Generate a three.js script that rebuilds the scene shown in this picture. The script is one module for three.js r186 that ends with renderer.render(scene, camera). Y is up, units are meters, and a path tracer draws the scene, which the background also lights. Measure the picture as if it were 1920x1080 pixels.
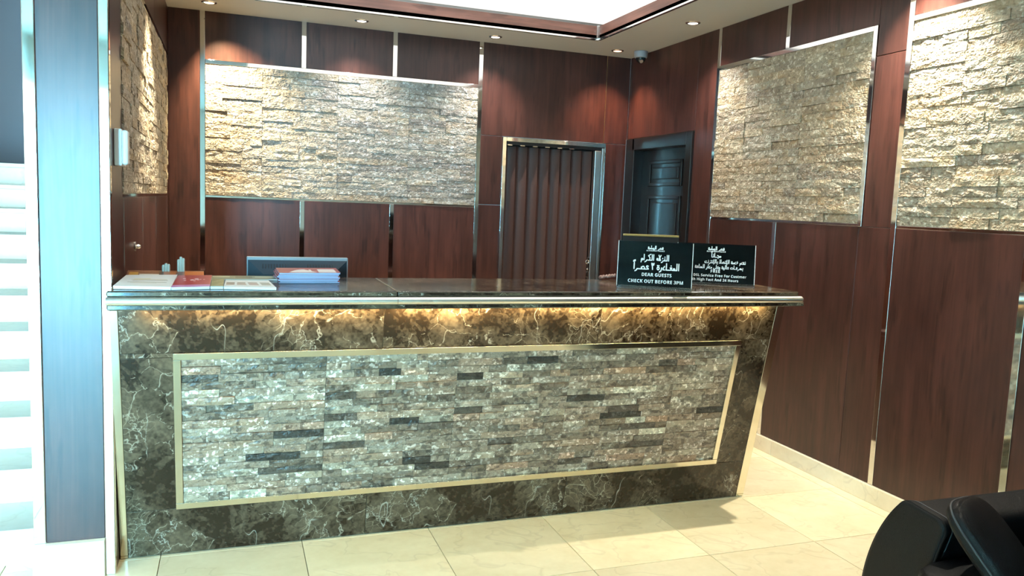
import * as THREE from 'three';
import { RoundedBoxGeometry } from 'three/addons/geometries/RoundedBoxGeometry.js';
import { mergeGeometries } from 'three/addons/utils/BufferGeometryUtils.js';
import { RectAreaLightUniformsLib } from 'three/addons/lights/RectAreaLightUniformsLib.js';

// ------------------------------------------------------------------ camera, sky, big lights, exposure
const scene = new THREE.Scene();
const rad = THREE.MathUtils.degToRad;
const camera = new THREE.PerspectiveCamera(40.18, 16 / 9, 0.05, 200);
{
  const yaw = rad(19.715), pitch = rad(6.021), roll = rad(2.293);
  const up = new THREE.Vector3(0, 1, 0), f0 = new THREE.Vector3(Math.sin(yaw), 0, -Math.cos(yaw)), r0 = new THREE.Vector3(Math.cos(yaw), 0, Math.sin(yaw));
  const f = f0.clone().multiplyScalar(Math.cos(pitch)).addScaledVector(up, -Math.sin(pitch));
  const u0 = up.clone().multiplyScalar(Math.cos(pitch)).addScaledVector(f0, Math.sin(pitch));
  const r = r0.clone().multiplyScalar(Math.cos(roll)).addScaledVector(u0, Math.sin(roll));
  const u = r0.clone().multiplyScalar(-Math.sin(roll)).addScaledVector(u0, Math.cos(roll));
  camera.position.set(0, 1.59, 0);
  camera.quaternion.setFromRotationMatrix(new THREE.Matrix4().makeBasis(r, u, f.clone().negate()));
}
const renderer = new THREE.WebGLRenderer({ antialias: true });
renderer.toneMapping = THREE.LinearToneMapping;
renderer.toneMappingExposure = 1.08;
renderer.shadowMap.enabled = true;
RectAreaLightUniformsLib.init();
scene.background = new THREE.Color(0.62, 0.86, 1.0);
scene.backgroundIntensity = 6;

function areaLight(name, color, intensity, w, h, pos, target) {
  const l = new THREE.RectAreaLight(new THREE.Color().setRGB(...color), intensity, w, h);
  l.name = name; l.position.set(...pos); l.lookAt(...target); scene.add(l);
  return l;
}
const DAY = [0.22, 0.70, 1.0], DAY2 = [0.80, 0.97, 1.0];
// daylight through the glass entrance doors, and an added unseen light for the stairs
areaLight('entrance_daylight', DAY, 150, 1.18, 2.3, [-1.70, 1.25, 3.40], [-1.70, 1.25, 0]);
areaLight('added_stair_light', DAY2, 17, 1.0, 2.1, [-2.36, 1.14, -1.36], [-2.36, 1.14, -5]);
// backlit ceiling panel inside the recessed coffer
const COVE = [1.0, 0.95, 0.86], COVE_I = 0.56, COVE_GLOW = 1.06;
areaLight('ceiling_panel_light', COVE, COVE_I, 2.62, 4.96, [1.481, 3.098, -3.5], [1.481, 0, -3.5001]);

// ------------------------------------------------------------------ helpers
let seed = 12345;
const rnd = () => { seed = (seed + 0x6d2b79f5) | 0; let t = Math.imul(seed ^ (seed >>> 15), 1 | seed); t = (t + Math.imul(t ^ (t >>> 7), 61 | t)) ^ t; return ((t ^ (t >>> 14)) >>> 0) / 4294967296; };
const rr = (a, b) => a + (b - a) * rnd();
const used = new Map();
function numbered(name) { const n = used.get(name) ?? 0; used.set(name, n + 1); return n ? `${name}_${String(n).padStart(3, '0')}` : name; }
function tag(o, label, category, group) { o.userData.label = label; o.userData.category = category; if (group) o.userData.group = group; return o; }
function thing(name, label, category, pos = [0, 0, 0], group) { const g = new THREE.Group(); g.name = numbered(name); g.position.set(...pos); scene.add(g); return tag(g, label, category, group); }
function structure(name) { const g = new THREE.Group(); g.name = numbered(name); g.userData.kind = 'structure'; scene.add(g); return g; }
function mesh(name, geo, m, parent, pos) {
  const o = new THREE.Mesh(geo, m); o.castShadow = o.receiveShadow = true;
  if (parent === scene) o.name = numbered(name);
  else { parent.userData.n ??= {}; const n = parent.userData.n[name] = (parent.userData.n[name] ?? -1) + 1; o.name = n ? `${name}_${String(n).padStart(3, '0')}` : name; }
  if (pos) o.position.set(...pos);
  parent.add(o); return o;
}
function metricUV(geo, ox = 0, oy = 0, swap = false) {
  const p = geo.attributes.position, n = geo.attributes.normal, uv = new Float32Array(p.count * 2);
  for (let i = 0; i < p.count; i++) {
    const ax = Math.abs(n.getX(i)), ay = Math.abs(n.getY(i)), az = Math.abs(n.getZ(i));
    let u, v;
    if (ax >= ay && ax >= az) { u = p.getZ(i); v = p.getY(i); } else if (ay >= az) { u = p.getX(i); v = p.getZ(i); } else { u = p.getX(i); v = p.getY(i); }
    if (swap) [u, v] = [v, u];
    uv[i * 2] = u + ox; uv[i * 2 + 1] = v + oy;
  }
  geo.setAttribute('uv', new THREE.BufferAttribute(uv, 2)); return geo;
}
const box = (w, h, d, ox = 0, oy = 0, swap = false) => metricUV(new THREE.BoxGeometry(w, h, d), ox, oy, swap);
const rbox = (w, h, d, r = 0.003, seg = 1, ox = 0, oy = 0, swap = false) => metricUV(new RoundedBoxGeometry(w, h, d, seg, Math.min(r, w / 2.01, h / 2.01, d / 2.01)), ox, oy, swap);
const span = (x0, x1, y0, y1, z0, z1, r = 0, ox = 0, oy = 0, swap = false) => {
  const g = r ? rbox(x1 - x0, y1 - y0, z1 - z0, r, 1, ox, oy, swap) : box(x1 - x0, y1 - y0, z1 - z0, ox, oy, swap);
  return g.translate((x0 + x1) / 2, (y0 + y1) / 2, (z0 + z1) / 2);
};
const merge = (list) => mergeGeometries(list.map((g) => { const q = g.index ? g.toNonIndexed() : g; for (const k of Object.keys(q.attributes)) if (!['position', 'normal', 'uv'].includes(k)) q.deleteAttribute(k); return q; }));
const tube = (pts, r, seg = 24, rs = 8) => new THREE.TubeGeometry(new THREE.CatmullRomCurve3(pts.map((p) => new THREE.Vector3(...p))), seg, r, rs);

// ------------------------------------------------------------------ procedural textures
const PERM = new Uint16Array(512); { const p = [...Array(256).keys()]; let s = 7; for (let i = 255; i > 0; i--) { s = (Math.imul(s, 1103515245) + 12345) & 0x7fffffff; const j = s % (i + 1); [p[i], p[j]] = [p[j], p[i]]; } for (let i = 0; i < 512; i++) PERM[i] = p[i & 255]; }
const h2 = (x, y, k) => PERM[PERM[(x + k * 37) & 255] + (y & 255)] / 255;
const sm = (t) => t * t * t * (t * (t * 6 - 15) + 10);
const mod = (a, n) => ((a % n) + n) % n;
function noise(x, y, px, py, k = 0) {   // tiling value noise in 0..1
  const ix = Math.floor(x), iy = Math.floor(y), fx = sm(x - ix), fy = sm(y - iy), x0 = mod(ix, px), x1 = mod(ix + 1, px), y0 = mod(iy, py), y1 = mod(iy + 1, py);
  const a = h2(x0, y0, k), b = h2(x1, y0, k), c = h2(x0, y1, k), d = h2(x1, y1, k);
  return a + (b - a) * fx + (c - a) * fy + (a - b - c + d) * fx * fy;
}
function fbm(u, v, fx, fy, oct, k = 0, gain = 0.5) { let s = 0, a = 1, t = 0; for (let o = 0; o < oct; o++) { s += a * noise(u * fx, v * fy, fx, fy, k + o * 3); t += a; a *= gain; fx *= 2; fy *= 2; } return s / t; }
function voronoi(x, y, p, k) { const ix = Math.floor(x), iy = Math.floor(y); let f1 = 9, f2 = 9, id = 0; for (let j = -1; j <= 1; j++) for (let i = -1; i <= 1; i++) { const cx = mod(ix + i, p), cy = mod(iy + j, p), dx = ix + i + h2(cx, cy, k) - x, dy = iy + j + h2(cx, cy, k + 1) - y, d = Math.hypot(dx, dy); if (d < f1) { f2 = f1; f1 = d; id = h2(cx, cy, k + 2); } else if (d < f2) f2 = d; } return [f1, f2, id]; }
const lerp = (a, b, t) => a + (b - a) * t, clamp = (x, a = 0, b = 1) => Math.min(b, Math.max(a, x)), ss = (a, b, x) => { const t = clamp((x - a) / (b - a)); return t * t * (3 - 2 * t); };
const mix3 = (a, b, t) => [lerp(a[0], b[0], t), lerp(a[1], b[1], t), lerp(a[2], b[2], t)];
const enc = (c) => 255 * clamp(c <= 0.0031308 ? 12.92 * c : 1.055 * Math.pow(c, 1 / 2.4) - 0.055);
function tex(W, H, sizeX, sizeY, f, srgb = true) {   // f(u, v) -> linear rgb or a height
  const d = new Uint8Array(W * H * 4);
  for (let y = 0; y < H; y++) for (let x = 0; x < W; x++) {
    const c = f((x + 0.5) / W, (y + 0.5) / H), o = (y * W + x) * 4;
    if (srgb) { d[o] = enc(c[0]); d[o + 1] = enc(c[1]); d[o + 2] = enc(c[2]); } else d[o] = d[o + 1] = d[o + 2] = 255 * clamp(c);
    d[o + 3] = 255;
  }
  const t = new THREE.DataTexture(d, W, H); t.wrapS = t.wrapT = THREE.RepeatWrapping; t.magFilter = THREE.LinearFilter; t.minFilter = THREE.LinearMipmapLinearFilter; t.generateMipmaps = true;
  if (srgb) t.colorSpace = THREE.SRGBColorSpace;
  t.repeat.set(1 / sizeX, 1 / sizeY); t.needsUpdate = true; return t;
}
// mahogany laminate: vertical grain with smeared dark blotches
const woodMap = tex(1024, 1024, 1.3, 1.9, (u, v) => {
  const w = u + 0.015 * (fbm(u, v, 4, 3, 2, 40) - 0.5);
  const fine = fbm(w, v, 160, 5, 3, 1), mid = fbm(w, v, 26, 3, 3, 11), blot = fbm(u, v, 12, 6, 4, 21), wisp = fbm(w, v, 60, 10, 3, 31);
  let t = 0.28 + 0.5 * mid + 0.3 * (fine - 0.5) + 0.7 * (blot - 0.5);
  t -= 0.3 * ss(0.52, 0.80, wisp) * ss(0.42, 0.6, blot);
  return mix3([0.015, 0.0058, 0.0047], [0.096, 0.034, 0.026], clamp(t));
});
// split-faced marble: brown grey with pale chips
const stoneF = (u, v) => {
  const big = fbm(u, v, 5, 5, 4, 2), chip = fbm(u, v, 52, 66, 3, 15), grit = fbm(u, v, 150, 150, 2, 33), rust = fbm(u, v, 7, 9, 3, 51), cloud = fbm(u, v, 15, 21, 3, 87);
  let c = mix3([0.19, 0.155, 0.115], [0.42, 0.365, 0.285], clamp(0.05 + 0.6 * big + 0.45 * cloud + 0.5 * (grit - 0.5) + 0.3 * (chip - 0.5)));
  c = mix3(c, [0.72, 0.68, 0.60], 0.6 * ss(0.66, 0.76, chip));
  c = mix3(c, [0.06, 0.05, 0.04], 0.6 * ss(0.35, 0.25, chip));
  c = mix3(c, [0.40, 0.28, 0.15], 0.4 * ss(0.58, 0.74, rust));
  return c;
};
const stoneMap = tex(1024, 1024, 1.1, 1.1, (u, v) => {
  const big = fbm(u, v, 5, 7, 4, 2), chip = fbm(u, v, 62, 74, 3, 15), grit = fbm(u, v, 150, 150, 2, 33), rust = fbm(u, v, 8, 14, 3, 51), cloud = fbm(u, v, 14, 26, 4, 87);
  let c = mix3([0.185, 0.155, 0.115], [0.40, 0.345, 0.265], clamp(-0.12 + 0.7 * big + 0.65 * cloud + 0.42 * (grit - 0.5)));
  c = mix3(c, [0.66, 0.62, 0.54], 0.6 * ss(0.62, 0.74, chip));
  c = mix3(c, [0.08, 0.068, 0.052], 0.5 * ss(0.33, 0.24, chip));
  return mix3(c, [0.36, 0.26, 0.145], 0.45 * ss(0.56, 0.72, rust));
});
const counterMap = tex(1024, 1024, 0.9, 0.9, (u, v) => {
  const a = fbm(u, v, 34, 46, 4, 25), b = fbm(u, v, 70, 80, 3, 35), c0 = stoneF(u, v), w = fbm(u, v, 9, 12, 3, 65), [f1, f2] = voronoi(u * 60 + 3 * a, v * 70 + 3 * b, 60, 13);
  let c = mix3(c0, [0.30, 0.26, 0.22], 0.4);
  c = mix3(c, [0.09, 0.075, 0.06], 0.75 * ss(0.54, 0.66, a) * ss(0.4, 0.5, w));
  c = mix3(c, [0.78, 0.76, 0.72], 0.8 * ss(0.60, 0.70, b) * ss(0.42, 0.56, 1 - w));
  return mix3(c, [0.07, 0.06, 0.05], 0.4 * (1 - ss(0, 0.12, f2 - f1)) * ss(0.45, 0.6, w));
});
const stoneBump = tex(1024, 1024, 0.9, 0.9, (u, v) => 0.6 * fbm(u, v, 20, 30, 4, 61, 0.6) + 0.4 * Math.abs(2 * fbm(u, v, 46, 60, 3, 71) - 1), false);
// dark polished breccia marble: brown fragments, tan clouds, thin pale veins
const marbleMap = tex(1024, 1024, 1.5, 1.5, (u, v) => {
  const wx = fbm(u, v, 7, 7, 4, 3) - 0.5, wy = fbm(u, v, 7, 7, 4, 19) - 0.5, jit = fbm(u, v, 90, 90, 3, 77) - 0.5;
  const [a1, a2, aid] = voronoi(u * 14 + wx * 2.2 + jit * 0.3, v * 14 + wy * 2.2 + jit * 0.3, 14, 5), [b1, b2, bid] = voronoi(u * 40 + wx * 5 + jit * 0.6, v * 40 + wy * 5, 40, 9);
  const zone = fbm(u, v, 4, 4, 3, 27), cloud = fbm(u, v, 9, 9, 5, 45), grit = fbm(u, v, 120, 120, 2, 95);
  const dg = Math.abs(2 * fbm(u + 0.04 * wx, v + 0.04 * jit, 3, 3, 6, 57, 0.55) - 1), dv = Math.abs(2 * fbm(u, v, 9, 4, 4, 67, 0.42) - 1);
  let t = 0.12 + 0.85 * (cloud - 0.42) + 0.35 * (aid - 0.5) * ss(0.35, 0.6, zone) + 0.32 * (bid - 0.5) + 0.45 * (grit - 0.5);
  let c = mix3([0.020, 0.0115, 0.0065], [0.215, 0.142, 0.083], clamp(t));
  const brec = ss(0.46, 0.62, zone);
  c = mix3(c, [0.36, 0.265, 0.175], (1 - ss(0.0, 0.10, b2 - b1)) * 0.6 * brec * ss(0.42, 0.6, cloud));
  c = mix3(c, [0.44, 0.34, 0.24], (1 - ss(0.0, 0.05, a2 - a1)) * 0.75 * ss(0.46, 0.6, cloud + 0.5 * jit));
  c = mix3(c, [0.46, 0.385, 0.30], (1 - ss(0.0, 0.009, dg)) * 0.75 * ss(0.40, 0.52, cloud));
  c = mix3(c, [0.48, 0.41, 0.33], (1 - ss(0.0, 0.010, dv)) * 0.7 * ss(0.48, 0.58, zone));
  return c;
});
// cream marble of floor, skirting and stairs
const creamMap = tex(1024, 1024, 1.2, 1.2, (u, v) => {
  const wx = fbm(u, v, 5, 5, 3, 4) - 0.5, cl = fbm(u + 0.2 * wx, v, 6, 9, 4, 8), vein = Math.abs(2 * fbm(u + 0.25 * wx, v + 0.2 * wx, 5, 8, 4, 22) - 1), sp = fbm(u, v, 60, 60, 2, 41);
  let c = mix3([0.72, 0.595, 0.36], [0.90, 0.795, 0.55], clamp(0.25 + 0.9 * cl + 0.2 * (sp - 0.5)));
  return mix3(c, [0.46, 0.37, 0.24], 0.2 * (1 - ss(0, 0.07, vein)));
});
const leatherBump = tex(512, 512, 0.16, 0.16, (u, v) => { const [a, b] = voronoi(u * 40, v * 40, 40, 3); return 0.75 * ss(0, 0.3, b - a) + 0.25 * fbm(u, v, 20, 20, 3, 9); }, false);
const brushed = tex(256, 512, 0.3, 0.3, (u, v) => fbm(u, v, 4, 120, 3, 12), false);
const shifted = (t, x, y) => { const c = t.clone(); c.offset.set(x, y); c.needsUpdate = true; return c; };

// ------------------------------------------------------------------ materials
const std = (o) => new THREE.MeshStandardMaterial(o), phys = (o) => new THREE.MeshPhysicalMaterial(o);
const rgb = (r, g, b) => new THREE.Color().setRGB(r, g, b);
const M = {};
M.wood = [1, 0.86, 1.14].map((k) => std({ name: 'mahogany', map: woodMap, color: rgb(k, k * 0.98, k * 0.97), roughness: 0.33 }));
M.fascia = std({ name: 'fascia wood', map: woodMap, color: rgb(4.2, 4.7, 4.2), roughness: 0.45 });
M.chrome = std({ name: 'polished steel', color: rgb(0.80, 0.80, 0.78), metalness: 1, roughness: 0.05 });
M.frame = std({ name: 'polished brass steel', color: rgb(0.74, 0.70, 0.60), metalness: 1, roughness: 0.10 });
M.steel = std({ name: 'brushed steel', color: rgb(0.75, 0.75, 0.73), metalness: 1, roughness: 0.32, bumpMap: brushed, bumpScale: 0.0002 });
const stoneTones = [[1.2, 1.18, 1.12], [1.08, 1.06, 1.02], [1.32, 1.28, 1.18], [1.2, 1.1, 0.96], [1.1, 1.13, 1.12], [0.88, 0.86, 0.85]];
M.wallStone = stoneTones.map((t) => std({ name: 'split stone', map: stoneMap, bumpMap: stoneBump, bumpScale: 0.018, color: rgb(...t), roughness: 0.62 }));
const counterTones = [[1.08, 0.85, 0.70], [0.74, 0.57, 0.46], [1.32, 1.10, 0.92], [1.12, 0.80, 0.62], [0.56, 0.45, 0.37], [0.34, 0.28, 0.24], [0.15, 0.14, 0.13], [1.75, 1.58, 1.36], [1.25, 0.82, 0.62]];
M.counterStone = counterTones.map((t) => std({ name: 'honed split marble', map: counterMap, bumpMap: stoneBump, bumpScale: 0.006, color: rgb(...t), roughness: 0.42 }));
M.grout = std({ color: rgb(0.06, 0.05, 0.045), roughness: 0.95 });
M.marble = [0, 0.31, 0.62, 0.83].map((k, i) => std({ name: 'dark marble', map: shifted(marbleMap, k, k * 1.7), color: rgb(1, 1, 1), roughness: 0.13 }));
M.cream = [1, 0.95, 1.04, 0.9].map((k) => std({ name: 'cream marble', map: creamMap, color: rgb(k, k, k), roughness: 0.22 }));
M.skirting = std({ name: 'skirting marble', map: creamMap, color: rgb(1.02, 1.06, 1.2), roughness: 0.25 });
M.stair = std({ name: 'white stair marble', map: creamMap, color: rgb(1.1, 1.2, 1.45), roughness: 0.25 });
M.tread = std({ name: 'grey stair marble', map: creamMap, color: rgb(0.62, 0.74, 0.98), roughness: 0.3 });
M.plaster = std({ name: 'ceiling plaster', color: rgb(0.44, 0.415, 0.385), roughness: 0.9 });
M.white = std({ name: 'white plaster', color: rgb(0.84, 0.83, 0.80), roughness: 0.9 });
M.lilac = std({ name: 'wall with daylight haze in colour', color: rgb(0.24, 0.235, 0.27), roughness: 0.5 });  // pale daylight haze over the wood is put into this wall colour
M.dark = std({ color: rgb(0.012, 0.012, 0.013), roughness: 0.4 });
M.blackDoor = std({ name: 'black lacquer', color: rgb(0.009, 0.008, 0.008), roughness: 0.28 });
M.folding = std({ name: 'brown vinyl', color: rgb(0.060, 0.028, 0.022), roughness: 0.62 });
M.alu = std({ name: 'aluminium', color: rgb(0.72, 0.74, 0.74), metalness: 1, roughness: 0.3 });
M.leather = phys({ name: 'black leather', color: rgb(0.005, 0.006, 0.007), specularIntensity: 0.45, roughness: 0.38, bumpMap: leatherBump, bumpScale: 0.0006 });
M.stitch = std({ color: rgb(0.05, 0.055, 0.06), roughness: 0.6 });
M.whitePlastic = std({ color: rgb(0.80, 0.80, 0.78), roughness: 0.4 });
M.monitor = std({ name: 'black plastic with blue daylight sheen', color: rgb(0.016, 0.030, 0.042), roughness: 0.42 });  // blue daylight reflection is mixed into the black base colour
M.monitorEdge = std({ color: rgb(0.30, 0.32, 0.33), roughness: 0.4 });
M.acrylic = phys({ color: rgb(0.96, 0.98, 0.98), transmission: 1, thickness: 0.01, ior: 1.49, roughness: 0.04 });
M.gold = std({ color: rgb(0.83, 0.60, 0.25), metalness: 1, roughness: 0.3 });
M.paper = std({ color: rgb(0.86, 0.86, 0.84), roughness: 0.6 });
M.glass = phys({ color: rgb(0.96, 1, 0.99), transmission: 1, thickness: 0, roughness: 0.02 });
M.pave = std({ color: rgb(0.42, 0.42, 0.40), roughness: 0.9 });
const glow = (r, g, b, k) => std({ color: rgb(0.02, 0.02, 0.02), emissive: rgb(r, g, b), emissiveIntensity: k, roughness: 0.5 });
let woodN = 0;
const woodMat = () => M.wood[[0, 1, 0, 2, 0, 1, 2][woodN++ % 7]];
const panel = (parent, x0, x1, y0, y1, z0, z1, r = 0.0025) => mesh('wood_panel', span(x0, x1, y0, y1, z0, z1, r, rr(0, 5), rr(0, 5)), woodMat(), parent);

// ------------------------------------------------------------------ floor, skirting, outer shell
const ZB = -6.552, XR = 3.406, XL = -0.453, HC = 2.95, HU = 3.30, ZF = 1.5, XH = -3.0;
const floor = structure('floor');
mesh('screed', span(XH - 0.2, XR + 0.25, -0.2, -0.014, -8.6, 3.7), M.grout, floor);
{
  const T = 0.6, g = 0.0015, z0 = -3.6;
  for (let i = -10; i < 2; i++) for (let j = -5; j < 14; j++) {
    let a = 2.71 + T * i, b = a + T, c = z0 + T * j, d = c + T;
    if (b > XR - 0.001) b = XR - 0.001; if (a < XH) a = XH; if (c < ZB) c = ZB;
    if (b - a < 0.03 || a > XR - 0.03 || c >= 3.5) continue;
    if (b <= -0.75 && d < -3.7) continue;
    if (c > ZF - 0.2 && (b < -2.3 || a > -1.08)) continue;
    if (b < -1.74 && c > -2.0 && c < ZF - 0.3) continue;
    if (c > ZF - 0.2) { a = Math.max(a, -2.31); b = Math.min(b, -1.07); }
    const m = M.cream[Math.abs(i * 7 + j * 3 + ((i & j) ? 1 : 0)) % 4];
    mesh('tile', span(a + g, b - g, -0.014, 0, c + g, d - g, 0.0012, rr(0, 4), rr(0, 4)), m, floor);
  }
}
const ground = mesh('pavement', new THREE.PlaneGeometry(40, 30).rotateX(-Math.PI / 2), M.pave, scene, [0, -0.21, 19]); ground.userData.kind = 'structure';

// back wall of the reception
const stripW = 0.036;
{
  const w = structure('wall_back');
  mesh('wall_core', merge([span(XL - 0.3, 2.207, 0, HU + 0.2, ZB - 0.22, ZB - 0.021), span(3.194, XR + 0.25, 0, HU + 0.2, ZB - 0.22, ZB - 0.021), span(2.207, 3.194, 2.172, HU + 0.2, ZB - 0.22, ZB - 0.021)]), M.white, w);
  const z0 = ZB - 0.02, z1 = ZB;
  const sx = [-0.212, 0.532, 1.255, 1.990];
  panel(w, XL + 0.001, sx[0] - stripW / 2, 0, HC, z0, z1);
  for (let i = 0; i < 3; i++) {
    const a = sx[i] + stripW / 2, b = sx[i + 1] - stripW / 2;
    panel(w, a, b, 2.595, HC, z0, z1); panel(w, a, b, 0, 1.555, z0, z1);
  }
  mesh('panel_backing', span(sx[0], sx[3], 1.556, 2.594, z0, z0 + 0.004), M.dark, w);
  for (let i = 0; i < 4; i++) {
    const x = sx[i];
    if (i === 0 || i === 3) mesh('steel_strip', span(x - stripW / 2, x + stripW / 2, 0, HC, z0, z1 + 0.003, 0.0015), M.chrome, w);
    else { mesh('steel_strip', span(x - stripW / 2, x + stripW / 2, 2.595, HC, z0, z1 + 0.003, 0.0015), M.chrome, w); mesh('steel_strip', span(x - stripW / 2, x + stripW / 2, 0, 1.555, z0, z1 + 0.003, 0.0015), M.chrome, w); }
  }
  const a = sx[3] + stripW / 2;
  panel(w, a, 3.170, 2.178, HC, z0, z1);
  panel(w, a, 2.206, 1.585, 2.175, z0, z1); panel(w, a, 2.206, 0, 1.581, z0, z1);
  panel(w, 3.173, XR - 0.001, 2.178, HC, z0, z1); panel(w, 3.196, XR - 0.001, 0, 2.175, z0, z1);
  mesh('seam_bead', span(3.1702, 3.1728, 2.178, HC, z0, z1 + 0.0012), M.gold, w);
}
// right wall
const RW = structure('wall_right');
{
  const w = RW, x0 = XR, x1 = XR + 0.02;
  const P = (z0, z1, y0, y1) => mesh('wood_panel', span(x0, x1, y0, y1, z0, z1, 0.0025, rr(0, 5), rr(0, 5)), woodMat(), w);
  mesh('wall_core', merge([span(XR + 0.021, XR + 0.25, 0, HU + 0.2, ZB - 0.2, -6.37), span(XR + 0.021, XR + 0.25, 2.13, HU + 0.2, -6.37, -5.5), span(XR + 0.021, XR + 0.25, 0, HU + 0.2, -5.5, ZF + 0.2)]), M.white, w);
  P(-6.551, -6.524, 0.1, HC); P(-6.522, -5.424, 2.226, HC); P(-5.422, -5.165, 0.1, HC);
  const sz = [-5.147, -4.376, -3.372, -2.585, -1.80];
  // strip 1 beside the first stone panel, strip 2 above and below it, strip 3 from floor to ceiling
  const S = (z, y0, y1) => mesh('steel_strip', span(x0 - 0.003, x1, y0, y1, z - stripW / 2, z + stripW / 2, 0.0015), M.chrome, w);
  S(sz[0], 0.1, HC); S(sz[1], 2.672, HC); S(sz[1], 0.1, 1.545); S(sz[2], 0.1, HC); S(sz[3], 2.672, HC); S(sz[3], 0.1, 1.545); S(sz[4], 0.1, HC);
  const e = stripW / 2;
  P(sz[0] + e, sz[1] - e, 2.672, HC); P(sz[0] + e, sz[1] - e, 0.1, 1.545);
  P(sz[1] + e, -3.601, 2.672, HC); P(sz[1] + e, -3.623, 0.1, 1.545);
  P(-3.599, sz[2] - e, 2.50, HC); P(-3.599, sz[2] - e, 1.546, 2.497); P(-3.621, sz[2] - e, 0.1, 1.544);
  P(sz[2] + e, sz[3] - e, 2.672, HC); P(sz[2] + e, sz[3] - e, 0.1, 1.545);
  P(sz[3] + e, sz[4] - e, 2.672, HC); P(sz[3] + e, sz[4] - e, 0.1, 1.545);
  P(sz[4] + e, -0.6, 0.1, HC); P(-0.596, 0.45, 0.1, HC); P(0.454, ZF, 0.1, HC);
  mesh('panel_backing', span(x1 - 0.004, x1, 1.546, 2.671, sz[0], -3.602), M.dark, w);
  mesh('panel_backing', span(x1 - 0.004, x1, 1.546, 2.671, sz[2], sz[4]), M.dark, w);
}
{
  const b = structure('baseboard_right');
  let z = -5.42;
  while (z < ZF - 0.05) { const z2 = Math.min(z + 1.2, ZF); mesh('skirting_slab', span(XR - 0.018, XR + 0.019, 0, 0.098, z + 0.001, z2 - 0.001, 0.003, rr(0, 3), rr(0, 3)), M.skirting, b); z = z2; }
}
// wall between reception and stairs: its end is the pillar at the left
{
  const w = structure('wall_left');
  const zE = -3.48, x0 = -0.745, x1 = XL;
  mesh('wall_core', span(x0 + 0.02, x1 - 0.022, 0, HU + 0.2, ZB - 0.2, zE - 0.021), M.white, w);
  mesh('end_panel', span(x0 + 0.045, x1 - 0.035, 0.16, HC, zE - 0.02, zE, 0.002, 0.4, 0.3), M.wood[2], w);
  mesh('corner_trim', span(x0, x0 + 0.0445, 0.1605, HC, zE - 0.045, zE + 0.004, 0.004), M.chrome, w);
  mesh('corner_trim', span(x1 - 0.0345, x1 + 0.003, 0.0, HC, zE - 0.035, zE + 0.004, 0.004), M.chrome, w);
  mesh('plinth_slab', span(x0, x1 - 0.035, 0, 0.16, zE - 0.02, zE + 0.03, 0.003), M.stair, w);
  mesh('stair_side', span(x0, x0 + 0.019, 0, HC, ZB - 0.2, zE - 0.046, 0, 1, 1), M.wood[0], w);
  // reception face
  const P = (z0, z1, y0, y1) => mesh('wood_panel', span(x1 - 0.02, x1, y0, y1, z0, z1, 0.002, rr(0, 5), rr(0, 5)), woodMat(), w);
  P(-3.862, zE - 0.036, 0, HC);
  P(-4.690, -3.906, 0, 1.555); P(-5.478, -4.694, 0, 1.555); P(-6.372, -5.482, 0, 1.555); P(ZB + 0.001, -6.402, 0, HC);
  P(-4.690, -3.866, 2.60, HC); P(-5.478, -4.694, 2.60, HC); P(-6.40, -5.482, 2.60, HC);
  mesh('panel_backing', span(x1 - 0.02, x1 - 0.015, 1.556, 2.599, -6.40, -3.864), M.dark, w);
  for (const z of [-3.904, -4.692, -5.48, -6.374]) mesh('steel_bead', span(x1 - 0.02, x1 + 0.001, 0, 1.555, z - 0.0016, z + 0.0016), M.chrome, w);
  mesh('wood_panel', span(x1 - 0.02, x1, 0, 1.555, -3.9025, -3.8625, 0.001, 2, 1), M.wood[1], w);
}
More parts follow.
